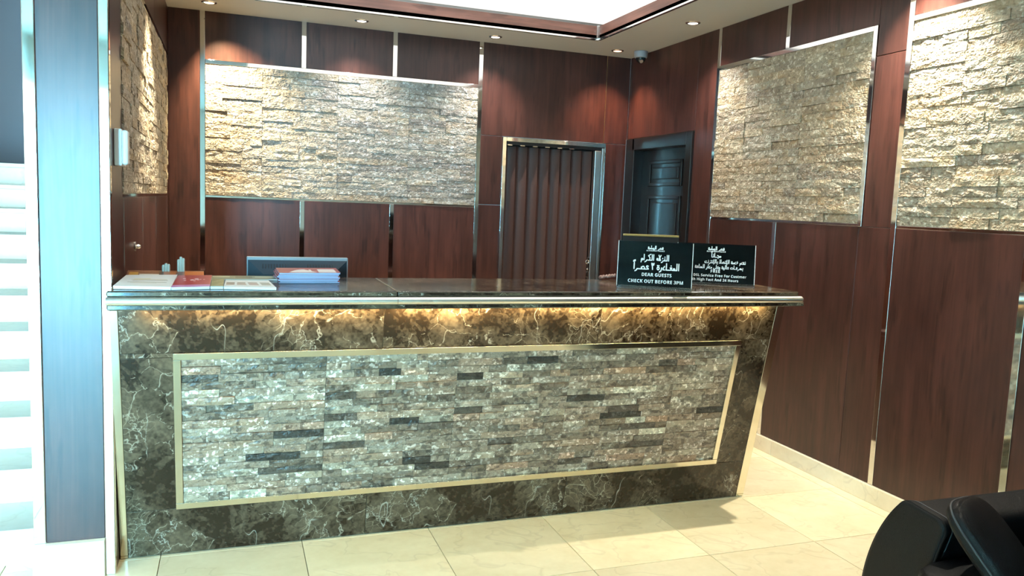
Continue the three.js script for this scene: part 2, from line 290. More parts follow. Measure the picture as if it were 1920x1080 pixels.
// hall: stair wall, left hall wall, entrance wall and an added vestibule
{
  const w = structure('wall_hall_left');
  mesh('wall_core', span(XH - 0.2, XH, 0, 4.6, -8.6, ZF + 0.2), M.white, w);
  // unseen porch and window, added to carry the stair light and block its spill
  const wp = structure('wall_added_baffle'), zw0 = -1.92, zw1 = -1.32;
  mesh('wall_core', merge([span(XH, -2.88, 0, HC, zw0, zw1), span(-1.84, -1.75, 0, HC, zw0, zw1), span(-2.88, -1.84, 2.22, HC, zw0, zw1), span(-1.84, -1.75, 0, HC, zw1, ZF)]), M.white, wp);
  const win = structure('added_window_1');
  mesh('added_window_frame', merge([span(-2.88, -2.84, 0, 2.22, -1.32, -1.27), span(-1.88, -1.84, 0, 2.22, -1.32, -1.27), span(-2.84, -1.88, 2.17, 2.22, -1.32, -1.27), span(-2.84, -1.88, 0, 0.05, -1.32, -1.27), span(-2.38, -2.34, 0.05, 2.17, -1.32, -1.27)]), M.alu, win);
  for (const x of [-2.61, -2.11]) mesh('pane', box(0.46, 2.12, 0.006), M.glass, win, [x, 1.11, -1.295]);
  const e = structure('wall_entrance');
  mesh('wall_core', merge([span(-1.75, -1.08, 2.5, HU + 0.2, ZF, ZF + 0.2), span(-1.08, XR + 0.25, 0, HU + 0.2, ZF, ZF + 0.2), span(-2.8, -1.75, 0, HU + 0.2, ZF, ZF + 0.2)]), M.white, e);
  mesh('added_vestibule_shell', merge([span(-2.5, -2.3, 0, 2.7, ZF + 0.2, 3.7), span(-1.08, -0.88, 0, 2.7, ZF + 0.2, 3.7), span(-2.5, -0.88, 2.5, 2.7, ZF + 0.2, 3.7)]), M.white, e);  // unseen walls added to keep door daylight off the right of the counter
  const d = structure('door_3');
  mesh('door_frame', merge([span(-2.3, -2.25, 0, 2.5, 3.5, 3.6), span(-1.13, -1.08, 0, 2.5, 3.5, 3.6), span(-2.25, -1.13, 2.43, 2.5, 3.5, 3.6), span(-1.72, -1.66, 0, 2.43, 3.51, 3.59)]), M.alu, d);
  for (const x of [-1.985, -1.395]) { mesh('glass_leaf', box(0.53, 2.40, 0.01), M.glass, d, [x, 1.215, 3.55]); mesh('pull_handle', tube([[x + (x < -1.7 ? 0.2 : -0.2), 0.9, 3.51], [x + (x < -1.7 ? 0.2 : -0.2), 1.5, 3.51]], 0.014, 4), M.chrome, d); }
}
{
  const w = structure('wall_stair');
  mesh('wall_core', span(XH, -0.72, 0, 4.6, -8.62, -8.42), M.white, w);
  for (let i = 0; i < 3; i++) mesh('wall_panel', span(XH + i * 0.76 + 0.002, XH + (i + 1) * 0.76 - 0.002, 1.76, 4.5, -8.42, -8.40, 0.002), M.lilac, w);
  mesh('upper_wall', merge([span(-0.745, -0.545, HU + 0.2, 4.6, -8.4, -3.4), span(-0.745, -0.545, 0, 4.6, -8.4, ZB - 0.21), span(XH, -0.545, HC, 4.6, -3.4, -3.2)]), M.white, w);
}
{
  const s = structure('stairs');
  const rise = 0.159, run = 0.315, n = 11, z0 = -3.67;
  for (let i = 0; i < n; i++) {
    const zf = z0 - i * run, y1 = (i + 1) * rise;
    mesh('riser', span(XH + 0.001, -0.748, i * rise, y1 - 0.03, zf - 0.02, zf, 0.001, rr(0, 2), rr(0, 2)), M.stair, s);
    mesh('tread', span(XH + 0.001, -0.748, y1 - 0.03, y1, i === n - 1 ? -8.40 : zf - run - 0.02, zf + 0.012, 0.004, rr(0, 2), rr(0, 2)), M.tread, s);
    mesh('nosing', span(XH + 0.001, -0.748, y1 - 0.029, y1 - 0.0005, zf + 0.0122, zf + 0.016, 0.001), M.stair, s);
  }
  mesh('stair_core', span(XH + 0.002, -0.75, -0.013, 1.70, -8.38, z0 - n * run - 0.03), M.grout, s);
}
// ceiling: soffit with the recessed cove, the luminous recess above it
{
  const c = structure('ceiling');
  const A = 0.15, B = 2.812, zb = -6.002, zf = -1.0;
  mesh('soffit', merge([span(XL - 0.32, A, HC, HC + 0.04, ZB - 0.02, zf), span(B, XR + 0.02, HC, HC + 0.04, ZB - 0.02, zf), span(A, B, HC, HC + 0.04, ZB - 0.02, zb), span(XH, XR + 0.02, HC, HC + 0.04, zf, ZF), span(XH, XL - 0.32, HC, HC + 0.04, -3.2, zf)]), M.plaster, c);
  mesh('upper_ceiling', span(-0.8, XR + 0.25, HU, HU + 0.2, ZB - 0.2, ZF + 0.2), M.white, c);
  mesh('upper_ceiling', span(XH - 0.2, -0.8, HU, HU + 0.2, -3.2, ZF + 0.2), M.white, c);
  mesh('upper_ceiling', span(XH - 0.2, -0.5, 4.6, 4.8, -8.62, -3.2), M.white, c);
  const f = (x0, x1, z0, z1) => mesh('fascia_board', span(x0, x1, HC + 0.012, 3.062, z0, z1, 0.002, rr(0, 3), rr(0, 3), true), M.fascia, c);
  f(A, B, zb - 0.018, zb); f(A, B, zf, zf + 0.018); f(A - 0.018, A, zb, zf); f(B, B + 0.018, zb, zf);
  const t = (x0, x1, z0, z1) => mesh('steel_edge', span(x0, x1, HC - 0.002, HC + 0.012, z0, z1, 0.0015), M.chrome, c);
  t(A, B, zb - 0.016, zb + 0.008); t(A, B, zf - 0.008, zf + 0.016); t(A - 0.016, A + 0.008, zb + 0.008, zf - 0.008); t(B - 0.008, B + 0.016, zb + 0.008, zf - 0.008);
  mesh('corner_bead', span(B - 0.022, B + 0.001, HC + 0.012, 3.063, zb - 0.001, zb + 0.022, 0.002), M.steel, c);
  mesh('light_panel', span(A - 0.10, B + 0.10, 3.105, 3.125, zb - 0.10, zf + 0.10), glow(1.0, 0.97, 0.92, COVE_GLOW), c);
}

// ------------------------------------------------------------------ split-stone wall panels
function stoneBlock(w, h, d, amp, ox, oy) {   // rough front face on +z, base at z = 0, lower left corner at the origin
  const nx = Math.max(2, Math.min(4, Math.round(w / 0.05))), ny = 2, P = [], g = [];
  for (let j = 0; j <= ny; j++) for (let i = 0; i <= nx; i++) {
    const edge = i === 0 || i === nx || j === 0 || j === ny;
    P.push([w * clamp(i / nx + (i > 0 && i < nx ? rr(-0.12, 0.12) / nx : 0)), h * (j / ny + (j > 0 && j < ny ? rr(-0.15, 0.15) : 0)), d + (edge ? -amp * rr(-0.15, 0.45) : amp * rr(-0.45, 0.75))]);
  }
  const pos = [], uv = [];
  const tri = (a, b, c) => { for (const p of [a, b, c]) { pos.push(...p); uv.push(p[0] + ox + p[2] * 0.6, p[1] + oy + p[2] * 0.6); } };
  const at = (i, j) => P[j * (nx + 1) + i];
  for (let j = 0; j < ny; j++) for (let i = 0; i < nx; i++) { const a = at(i, j), b = at(i + 1, j), c = at(i + 1, j + 1), e = at(i, j + 1); if (rnd() < 0.5) { tri(a, b, c); tri(a, c, e); } else { tri(a, b, e); tri(b, c, e); } }
  const ring = []; for (let i = 0; i <= nx; i++) ring.push(at(i, 0)); for (let j = 1; j <= ny; j++) ring.push(at(nx, j)); for (let i = nx - 1; i >= 0; i--) ring.push(at(i, ny)); for (let j = ny - 1; j > 0; j--) ring.push(at(0, j));
  ring.forEach((p, k) => { const q = ring[(k + 1) % ring.length], p0 = [p[0], p[1], 0], q0 = [q[0], q[1], 0]; tri(p, p0, q); tri(q, p0, q0); });
  const geo = new THREE.BufferGeometry();
  geo.setAttribute('position', new THREE.Float32BufferAttribute(pos, 3)); geo.setAttribute('uv', new THREE.Float32BufferAttribute(uv, 2)); geo.computeVertexNormals();
  return geo;
}
// fills a w x h field with ledger stones: sheets of the given width, rows, blocks; calls put(geometry, x, y)
function ledger(w, h, sheets, rows, minW, maxW, depth, amp, put) {
  const gap = rows > 19 || amp > 0.005 ? 0.0016 : 0.0012; let x0 = 0;
  for (const sw of sheets) {
    const sheetShift = rr(-0.001, 0.002);
    for (let r = 0; r < rows; r++) {
      const y0 = h * r / rows, hh = h / rows; let x = x0;
      while (x < x0 + sw - 0.001) {
        let bw = rr(minW, maxW); if (x + bw > x0 + sw - minW * 0.7) bw = x0 + sw - x;
        const d = depth + rr(-0.8, 0.8) * amp + sheetShift;
        put(stoneBlock(bw - gap, hh - gap, d, amp, rr(0, 3), rr(0, 3)), x + gap / 2, y0 + gap / 2); x += bw;
      }
    }
    x0 += sw;
  }
}
const coolStone = stoneTones.map((t) => std({ name: 'split stone, greyer', map: stoneMap, bumpMap: stoneBump, bumpScale: 0.018, color: rgb(t[0] * 0.84, t[1] * 0.88, t[2] * 1.0), roughness: 0.58 }));
function stonePanel(label, origin, turn, w, h, sheets, rows, opt = {}) {
  const mats = opt.cool ? coolStone : M.wallStone;
  const t = thing('stone_panel', label, 'stone panel', origin, null); t.rotation.y = turn;
  const fw = 0.03;
  const bars = { top: [0, w, h - fw, h], bottom: [0, w, 0, 0.016], ...(opt.right ? { right: [w - fw, w, 0, h] } : {}), ...(opt.left ? { left: [0, fw, 0, h] } : {}) };
  const x0 = opt.left ? fw : 0.002, x1 = w - (opt.right ? fw : 0.002);
  for (const k of ['top', 'bottom']) mesh('frame_strip', span(x0, x1, bars[k][2], bars[k][3], 0.0, k === 'top' ? 0.024 : 0.014, 0.002), M.chrome, t);
  for (const k of ['left', 'right']) if (bars[k]) mesh('frame_strip', span(bars[k][0], bars[k][1], 0, h, 0.0, 0.022, 0.002), M.chrome, t);
  mesh('backing_board', span(x0, x1, 0.016, h - fw, 0.0, 0.004), M.grout, t);
  const tot = sheets.reduce((a, b) => a + b, 0), k = (x1 - x0) / tot, g = new THREE.Vector3();
  let last = 0;
  ledger(x1 - x0, h - fw - 0.016, sheets.map((s) => s * k), rows, 0.12, 0.36, 0.017, 0.0070, (geo, x, y) => {
    if (rnd() > 0.3) last = [0, 0, 1, 1, 2, 2, 3, 3, 4, 5][Math.floor(rnd() * 10)];
    mesh('stone', geo, mats[last], t, [x0 + x, 0.016 + y, 0.004]);
  });
  return t;
}
stonePanel('wide stone panel on the back wall, between steel strips, behind the monitor', [-0.194, 1.556, ZB - 0.016], 0, 2.166, 1.038, [0.42, 0.59, 0.59, 0.60], 20, { cool: true });
stonePanel('stone panel on the right wall nearest the black door, steel edge on its right', [XR + 0.016, 1.546, -5.129], -Math.PI / 2, 1.527, 1.125, [0.36, 0.6, 0.57], 21, { right: true });
stonePanel('large stone panel above the black sofa, cut by the right edge of the photo', [XR + 0.016, 1.546, -3.354], -Math.PI / 2, 1.536, 1.125, [0.34, 0.6, 0.6], 21);
stonePanel('stone panel seen edge-on on the left wall beside the wall phone', [XL - 0.0145, 1.556, -3.864], Math.PI / 2, 2.536, 1.043, [0.6, 0.6, 0.6, 0.6, 0.13], 19, {}).rotation.y = Math.PI / 2;

// ------------------------------------------------------------------ doors in the back corner
{
  const d = structure('door_1');   // folding door in the back wall
  const x0 = 2.207, x1 = 3.194, yT = 2.172, z = ZB;
  mesh('door_frame', merge([span(x0, x0 + 0.034, 0, yT, z - 0.05, z + 0.012, 0.002), span(x0 + 0.034, x1, yT - 0.034, yT, z - 0.05, z + 0.012, 0.002), span(x1 - 0.012, x1, 0, yT - 0.034, z - 0.05, z + 0.012, 0.002)]), M.chrome, d);
  mesh('track', span(x0 + 0.034, x1 - 0.012, yT - 0.06, yT - 0.034, z - 0.05, z - 0.01), M.dark, d);
  mesh('opening_back', span(x0, x1, 0, yT, z - 0.21, z - 0.19), M.dark, d);
  const n = 8, a = x0 + 0.04, b = 3.085, pw = (b - a) / n;
  for (let i = 0; i < n; i++) {   // pleats: each a bowed leaf
    const shape = new THREE.Shape(); const w = pw, dep = 0.05;
    shape.moveTo(0, 0); shape.quadraticCurveTo(w * 0.22, dep * 1.25, w * 0.5, dep); shape.quadraticCurveTo(w * 0.80, dep * 0.7, w, 0); shape.lineTo(w, -0.006); shape.quadraticCurveTo(w * 0.80, dep * 0.7 - 0.006, w * 0.5, dep - 0.006); shape.quadraticCurveTo(w * 0.22, dep * 1.25 - 0.006, 0, -0.006);
    const g = new THREE.ExtrudeGeometry(shape, { depth: yT - 0.075, bevelEnabled: false, curveSegments: 8 }).rotateX(Math.PI / 2);
    g.scale(1, 1, -1);
    g.index === null && (() => { const p = g.attributes.position.array, u = g.attributes.uv.array; for (let k = 0; k < p.length; k += 9) for (let c = 0; c < 3; c++) { const q = p[k + c]; p[k + c] = p[k + 3 + c]; p[k + 3 + c] = q; } })();
    g.computeVertexNormals();
    mesh('pleat', g, M.folding, d, [a + i * pw, yT - 0.07, z - 0.055]);
    if (i < 6) mesh('hanger', rbox(0.045, 0.010, 0.012, 0.002), M.chrome, d, [a + i * pw * 1.12 + 0.03, yT - 0.064, z - 0.004]);
  }
  mesh('closing_post', span(3.09, 3.152, 0.0, yT - 0.066, z - 0.045, z + 0.01, 0.006), M.alu, d);
  mesh('jamb_profile', span(3.160, 3.180, 0.0, yT - 0.04, z - 0.045, z + 0.006, 0.004), M.alu, d);
  const h = mesh('handle', merge([rbox(0.02, 0.13, 0.012, 0.004, 2).translate(3.078, 1.075, z + 0.002), new THREE.TorusGeometry(0.016, 0.005, 8, 16).translate(3.066, 1.10, z + 0.012), rbox(0.022, 0.05, 0.012, 0.005, 2).translate(3.066, 0.985, z + 0.01), new THREE.SphereGeometry(0.010, 12, 8).translate(3.066, 1.035, z + 0.016)]), M.chrome, d);
  h.userData.label = 'polished metal handle';
}
{
  const d = structure('door_2');   // black door in the right wall
  const x = XR, z0 = -6.522, z1 = -5.424, yT = 2.222, fw = 0.12;
  mesh('door_frame', merge([span(x - 0.022, x + 0.24, 0, yT, z0, z0 + fw + 0.04, 0.006), span(x - 0.022, x + 0.12, 0, yT, z1 - fw + 0.035, z1, 0.006), span(x - 0.022, x + 0.12, yT - 0.105, yT, z0 + fw, z1 - fw + 0.035, 0.006)]), M.blackDoor, d);
  mesh('door_leaf', span(x + 0.075, x + 0.115, 0.005, yT - 0.108, z0 + fw + 0.002, z1 - fw + 0.033, 0.003), M.blackDoor, d);
  const cz = [(z0 + fw + z1 - fw + 0.035) / 2], w = 0.55;
  for (const [y0, y1] of [[0.25, 0.95], [1.08, 1.72], [1.80, 2.02]]) {
    const zc = cz[0];
    mesh('panel_moulding', merge([span(x + 0.060, x + 0.077, y0, y0 + 0.03, zc - w / 2, zc + w / 2, 0.006), span(x + 0.060, x + 0.077, y1 - 0.03, y1, zc - w / 2, zc + w / 2, 0.006), span(x + 0.060, x + 0.077, y0, y1, zc - w / 2, zc - w / 2 + 0.03, 0.006), span(x + 0.060, x + 0.077, y0, y1, zc + w / 2 - 0.03, zc + w / 2, 0.006)]), M.blackDoor, d);
    mesh('raised_panel', span(x + 0.064, x + 0.078, y0 + 0.06, y1 - 0.06, zc - w / 2 + 0.06, zc + w / 2 - 0.06, 0.008), M.blackDoor, d);
  }
  mesh('opening_back', span(x + 0.2, x + 0.24, 0, 2.12, -6.42, -5.45), M.dark, d);
  mesh('edge_bead', span(x - 0.024, x - 0.021, 0, yT, z0 - 0.001, z0 + 0.004), M.steel, d);
}

// ------------------------------------------------------------------ reception counter
const CZ0 = -3.62, LEAN = Math.atan2(0.23, 1.10), SL = 1.0 / Math.cos(LEAN);
const faceM = new THREE.Matrix4().makeRotationX(LEAN).setPosition(0, 0, CZ0);   // face frame: x along, y up the slope, z outwards
const CB = thing('reception_counter', 'dark marble reception counter with leaning front and inset stone field', 'counter', [0, 0, 0]);
{
  const onFace = (g) => g.applyMatrix4(faceM);
  const XA = -0.45, XB = 2.737, top = 1.128 * SL, st = 0.040;
  const slab = (x0, x1, y0, y1, i) => mesh('marble_slab', onFace(span(x0 + 0.0008, x1 - 0.0008, y0 + 0.0008, y1 - 0.0008, -0.022, 0, 0.001, rr(0, 3), rr(0, 3))), M.marble[i % 4], CB);
  const fx0 = -0.224, fx1 = 2.508, fy0 = 0.224 * SL, fy1 = 0.937 * SL;
  const a = XA + 0.03, b = XB - 0.048;
  slab(a, 0.63, fy1, top, 0); slab(0.63, 1.678, fy1, top, 1); slab(1.678, b, fy1, top, 2);
  slab(a, fx0, fy0, fy1 - 0.02, 3); slab(a, fx0, fy1 - 0.02, fy1, 2); slab(fx1, b, fy0, fy1, 1);
  slab(a, 0.60, 0.002, fy0, 3); slab(0.60, 1.62, 0.002, fy0, 0); slab(1.62, b, 0.002, fy0, 2);
  for (const [x0, x1] of [[XA, XA + 0.03], [XB - 0.048, XB]]) mesh('edge_strip', onFace(span(x0, x1, 0.002, top, -0.022, 0.003, 0.002)), M.frame, CB);
  // polished frame round the stone field
  const fw = 0.029;
  mesh('field_frame', onFace(span(fx0, fx1, fy1 - fw, fy1, -0.02, 0.010, 0.002)), M.frame, CB);
  mesh('field_frame', onFace(span(fx0, fx1, fy0, fy0 + fw, -0.02, 0.010, 0.002)), M.frame, CB);
  mesh('field_frame', onFace(span(fx0, fx0 + fw, fy0 + fw, fy1 - fw, -0.02, 0.010, 0.002)), M.frame, CB);
  mesh('field_frame', onFace(span(fx1 - fw, fx1, fy0 + fw, fy1 - fw, -0.02, 0.010, 0.002)), M.frame, CB);
  mesh('field_backing', onFace(span(fx0 + fw, fx1 - fw, fy0 + fw, fy1 - fw, -0.022, -0.018)), M.grout, CB);
  const W = fx1 - fx0 - 2 * fw, H = fy1 - fy0 - 2 * fw, blocks = [];
  ledger(W, H, [0.585, 0.596, 0.572, 0.595, W - 2.348], 19, 0.078, 0.245, 0.017, 0.0045, (geo, x, y) => blocks.push([geo, x, y]));
  blocks.forEach(([g, x, y]) => {
    g.translate(fx0 + fw + x, fy0 + fw + y, -0.018); onFace(g);
    const q = rnd(); const k = q < 0.27 ? 0 : q < 0.45 ? 1 : q < 0.62 ? 2 : q < 0.74 ? 3 : q < 0.85 ? 4 : q < 0.90 ? 5 : q < 0.93 ? 6 : q < 0.955 ? 7 : 8;
    g.userData.k = k;
  });
  blocks.forEach((b) => { b[0].computeBoundingSphere(); });
  blocks.sort((p, q) => q[0].boundingSphere.radius - p[0].boundingSphere.radius);
  const kept = blocks.slice(0, 300), rest = blocks.slice(300);
  for (const [g] of kept) mesh('stone', g, M.counterStone[g.userData.k], CB);
  if (rest.length) { const s = mesh('stone_filling', merge(rest.map((r) => r[0])), M.counterStone[1], CB); s.userData.kind = 'stuff'; }
  // carcass, end panel, staff side
  const zt = CZ0 + 0.2288;
  const body = new THREE.Shape(); body.moveTo(CZ0 - 0.023, 0.0); body.lineTo(zt - 0.026, 1.124); body.lineTo(-3.80, 1.124); body.lineTo(-3.80, 0.0); body.closePath();
  const bg = new THREE.ExtrudeGeometry(body, { depth: XB - XA - 0.01, bevelEnabled: false }).rotateY(-Math.PI / 2).translate(XB - 0.005, 0, 0);
  mesh('carcass', metricUV(bg, 0, 0), M.wood[1], CB);
  mesh('worktop', span(XA, XB - 0.3, 0.765, 0.80, -4.42, -3.80, 0.004, 0, 0, true), M.wood[0], CB);
  mesh('desk_side', span(XB - 0.34, XB - 0.30, 0, 0.765, -4.40, -3.80, 0.003), M.wood[0], CB);
  mesh('desk_side', span(XA, XA + 0.04, 0, 0.765, -4.40, -3.80, 0.003), M.wood[0], CB);
  // layered marble ledge with its bullnose bar
  const zBk = -3.87;
  mesh('ledge_slab', span(XA + 0.002, 2.791, 1.128, 1.152, zBk, -3.300, 0.006, 0.3, 0.9), M.marble[2], CB);
  for (const [x0, x1, i] of [[XA + 0.002, 0.664, 0], [0.664, 2.742, 1]]) mesh('counter_top', span(x0 + 0.0005, x1 - 0.0005, 1.182, 1.206, zBk, -3.287, 0.007, i * 0.7, 0.2), M.marble[i], CB);
  mesh('ledge_core', span(XA + 0.004, 2.735, 1.152, 1.182, zBk + 0.002, -3.292), M.dark, CB);
  for (const [x0, x1] of [[XA + 0.002, 0.664], [0.664, 2.752]]) {
    const g = new THREE.CapsuleGeometry(0.0165, x1 - x0 - 0.004, 6, 20).rotateZ(Math.PI / 2).translate((x0 + x1) / 2, 1.1665, -3.290);
    g.scale(1, 1, 1); const cyl = new THREE.CylinderGeometry(0.0165, 0.0165, x1 - x0 - 0.001, 24).rotateZ(Math.PI / 2).translate((x0 + x1) / 2, 1.1665, -3.287);
    mesh('bullnose_bar', x1 > 2 ? merge([cyl, new THREE.SphereGeometry(0.0165, 16, 12).translate(x1, 1.1665, -3.287)]) : cyl, M.steelBar ?? (M.steelBar = std({ name: 'satin steel', color: rgb(0.88, 0.86, 0.80), metalness: 1, roughness: 0.3 })), CB);
  }
  // warm rope light under the ledge
  const ropeZ = -3.352;
  mesh('rope_light', new THREE.CylinderGeometry(0.003, 0.003, 2.98, 10).rotateZ(Math.PI / 2).translate(1.14, 1.1248, ropeZ), glow(1, 0.78, 0.36, 2.0), CB);
  for (let i = 0; i < 9; i++) mesh('light_clip', rbox(0.012, 0.006, 0.014, 0.002), M.whitePlastic, CB, [-0.25 + i * 0.35, 1.1249, ropeZ]);
  for (let i = 0; i < 6; i++) areaLight('rope_glow', [1, 0.83, 0.40], [85, 115, 190, 110, 125, 90][i], 0.46, 0.012, [-0.1 + i * 0.497, 1.119, ropeZ - 0.003], [-0.1 + i * 0.497, 1.08, ropeZ - 0.05]);
}

// ------------------------------------------------------------------ prints and lettering
const printTex = (w, h, draw) => { const c = document.createElement('canvas'); c.width = w; c.height = h; draw(c.getContext('2d'), w, h); const t = new THREE.CanvasTexture(c); t.colorSpace = THREE.SRGBColorSpace; t.magFilter = THREE.LinearFilter; t.anisotropy = 8; return t; };
// Arabic letters as pen strokes: x runs leftwards (negative), baseline y = 0, tall letters 1 high
const arc = (cx, cy, rx, ry, a0, a1, n = 10) => [...Array(n + 1).keys()].map((i) => { const a = rad(a0 + (a1 - a0) * i / n); return [cx + rx * Math.cos(a), cy + ry * Math.sin(a)]; });
const AR = {
  'a': [0.30, [[[-0.15, 1], [-0.15, 0]]]], 'a-': [0.30, [[[0, 0], [-0.15, 0], [-0.15, 1]]]],
  'ae': [0.30, [[[-0.15, 0.95], [-0.15, 0]], [[-0.07, -0.2], [-0.22, -0.24]], [[-0.12, -0.2], [-0.1, -0.3]]]],
  'l+': [0.34, [[[-0.12, 1], [-0.12, 0.0], [-0.34, 0]]]], 'l': [0.32, [[[0, 0], [-0.32, 0]], [[-0.15, 1], [-0.15, 0]]]],
  'n+': [0.36, [[[-0.10, 0.42], [-0.12, 0], [-0.36, 0]]], [[-0.12, 0.68]]], 'n': [0.34, [[[0, 0], [-0.34, 0]], [[-0.16, 0.4], [-0.16, 0]]], [[-0.16, 0.66]]],
  'b+': [0.36, [[[-0.10, 0.42], [-0.12, 0], [-0.36, 0]]], [[-0.14, -0.28]]], 't': [0.34, [[[0, 0], [-0.34, 0]], [[-0.16, 0.4], [-0.16, 0]]], [[-0.06, 0.64], [-0.26, 0.64]]],
  't.': [0.85, [[[0, 0], [-0.72, 0.02], [-0.78, 0.35]]], [[-0.28, 0.42], [-0.48, 0.42]]], 't~': [0.85, [[[-0.05, 0.35], [-0.12, 0.02], [-0.72, 0.02], [-0.78, 0.35]]], [[-0.32, 0.42], [-0.52, 0.42]]],
  'y': [0.34, [[[0, 0], [-0.34, 0]], [[-0.16, 0.4], [-0.16, 0]]], [[-0.06, -0.28], [-0.26, -0.28]]],
  'z.': [0.42, [[[0, 0.02], [-0.12, 0], [-0.2, -0.2], [-0.42, -0.34]]], [[-0.2, 0.4]]], 'r.': [0.42, [[[0, 0.02], [-0.12, 0], [-0.2, -0.2], [-0.42, -0.34]]]], 'r': [0.42, [[[-0.10, 0.3], [-0.16, 0], [-0.22, -0.2], [-0.44, -0.34]]]],
  'd': [0.44, [[[-0.12, 0.55], [-0.32, 0.25], [-0.34, 0.02], [-0.05, 0.0]]]], 'd.': [0.42, [[[0, 0], [-0.34, 0.0], [-0.32, 0.2], [-0.14, 0.55]]]],
  'k': [0.60, [[[0, 0], [-0.60, 0]], [[-0.02, 1.05], [-0.42, 0.78], [-0.14, 0.42], [-0.2, 0]]]],
  'm+': [0.45, [arc(-0.18, 0.14, 0.13, 0.15, 0, 360), [[-0.18, 0], [-0.45, 0]]]], 'm': [0.45, [[[0, 0], [-0.45, 0]], arc(-0.2, 0.14, 0.13, 0.14, 0, 360)]], 'm~': [0.42, [arc(-0.18, 0.12, 0.14, 0.15, 0, 360), [[-0.3, 0.05], [-0.36, -0.4]]]], 'm.': [0.42, [[[0, 0], [-0.1, 0]], arc(-0.18, 0.12, 0.13, 0.15, 0, 360), [[-0.3, 0.05], [-0.34, -0.4]]]],
  'h.': [0.46, [[[0, 0], [-0.12, 0], [-0.12, 0.35]], arc(-0.26, 0.18, 0.15, 0.19, 0, 360)], [[-0.16, 0.6], [-0.36, 0.6]]], 'h~': [0.46, [arc(-0.22, 0.2, 0.16, 0.22, 0, 360)], [[-0.12, 0.62], [-0.32, 0.62]]],
  'e+': [0.50, [[[-0.08, 0.46], [-0.28, 0.52], [-0.36, 0.34], [-0.16, 0.2], [-0.06, 0.03], [-0.50, 0]]]], 'e': [0.46, [[[0, 0], [-0.14, 0.05], [-0.32, 0.36], [-0.1, 0.36], [-0.26, 0.02], [-0.46, 0]]]],
  'g': [0.46, [[[0, 0], [-0.14, 0.05], [-0.32, 0.36], [-0.1, 0.36], [-0.26, 0.02], [-0.46, 0]]], [[-0.2, 0.66]]],
  'S': [0.86, [[[0, 0], [-0.86, 0]], arc(-0.36, 0.0, 0.24, 0.42, 0, 180), [[-0.62, 0.3], [-0.64, 0]]]], 'S+': [0.86, [[[-0.06, 0], [-0.86, 0]], arc(-0.34, 0.0, 0.26, 0.42, 0, 180), [[-0.62, 0.3], [-0.64, 0]]]],
  's': [0.72, [[[0, 0], [-0.72, 0]], [[-0.14, 0.32], [-0.14, 0]], [[-0.32, 0.32], [-0.32, 0]], [[-0.5, 0.36], [-0.5, 0]]]],
  'q+': [0.44, [arc(-0.2, 0.28, 0.14, 0.14, 0, 360), [[-0.07, 0.25], [-0.1, 0], [-0.44, 0]]], [[-0.1, 0.62], [-0.3, 0.62]]], 'q': [0.44, [[[0, 0], [-0.44, 0]], arc(-0.2, 0.24, 0.14, 0.16, 0, 360)], [[-0.1, 0.58], [-0.3, 0.58]]],
  'j': [0.58, [[[0, 0.0], [-0.58, 0]], [[-0.44, 0.44], [-0.12, 0.36], [0, 0.02]]], [[-0.24, -0.26]]], 'x+': [0.58, [[[-0.46, 0.46], [-0.10, 0.38], [-0.3, 0.1], [-0.58, 0]]], [[-0.26, 0.7]]],
  'Y.': [0.62, [[[0, 0], [-0.1, 0.0], [-0.14, -0.2], [-0.45, -0.36], [-0.58, -0.05], [-0.5, 0.1]]]], 'w': [0.42, [arc(-0.2, 0.2, 0.12, 0.13, 0, 360), [[-0.09, 0.15], [-0.16, -0.15], [-0.4, -0.34]]]],
  'L.': [0.56, [[[0, 0], [-0.12, 0.0], [-0.46, 0.95]], [[-0.10, 0.98], [-0.36, 0.35], [-0.44, 0], [-0.12, 0]]]], 'L': [0.52, [[[-0.08, 0.95], [-0.36, 0.35], [-0.42, 0.02], [-0.14, 0.02], [-0.44, 0.95]]]],
  '\'': [0.34, [[[-0.08, 0.34], [-0.24, 0.36], [-0.26, 0.22], [-0.1, 0.14]], [[-0.06, 0.02], [-0.28, 0.1]]]],
  'A': [0.34, [[[0, 0], [-0.15, 0], [-0.15, 0.95]], [[-0.02, 1.22], [-0.26, 1.12]], [[-0.02, 1.36], [-0.26, 1.26]]]], 'Ar': [0.34, [[[-0.15, 0], [-0.15, 0.95]], [[-0.02, 1.22], [-0.26, 1.12]], [[-0.02, 1.36], [-0.26, 1.26]]]],
  '3': [0.50, [[[-0.06, 0.95], [-0.12, 0.66], [-0.22, 0.66], [-0.25, 0.92], [-0.28, 0.66], [-0.38, 0.68], [-0.42, 0.95], [-0.30, 0.45], [-0.26, 0]]]],
  '_': [0.30, [[[0, 0], [-0.30, 0]]]], ' ': [0.34, []],
};
function arabic(g, codes, cx, base, size, weight = 0.17) {   // codes: list of letter forms, centred on cx
  const list = codes.split(' ').map((c) => (c === '' ? ' ' : c)), width = list.reduce((s, c) => s + AR[c][0], 0);
  let x = cx + width * size / 2;
  g.lineWidth = weight * size; g.lineCap = g.lineJoin = 'round';
  for (const c of list) {
    const [adv, strokes, dots = []] = AR[c];
    for (const s of strokes) { g.beginPath(); s.forEach(([px, py], i) => (i ? g.lineTo(x + px * size, base - py * size) : g.moveTo(x + px * size, base - py * size))); g.stroke(); }
    for (const [px, py] of dots) { g.beginPath(); g.arc(x + px * size, base - py * size, weight * size * 0.62, 0, 7); g.fill(); }
    x -= adv * size;
  }
}
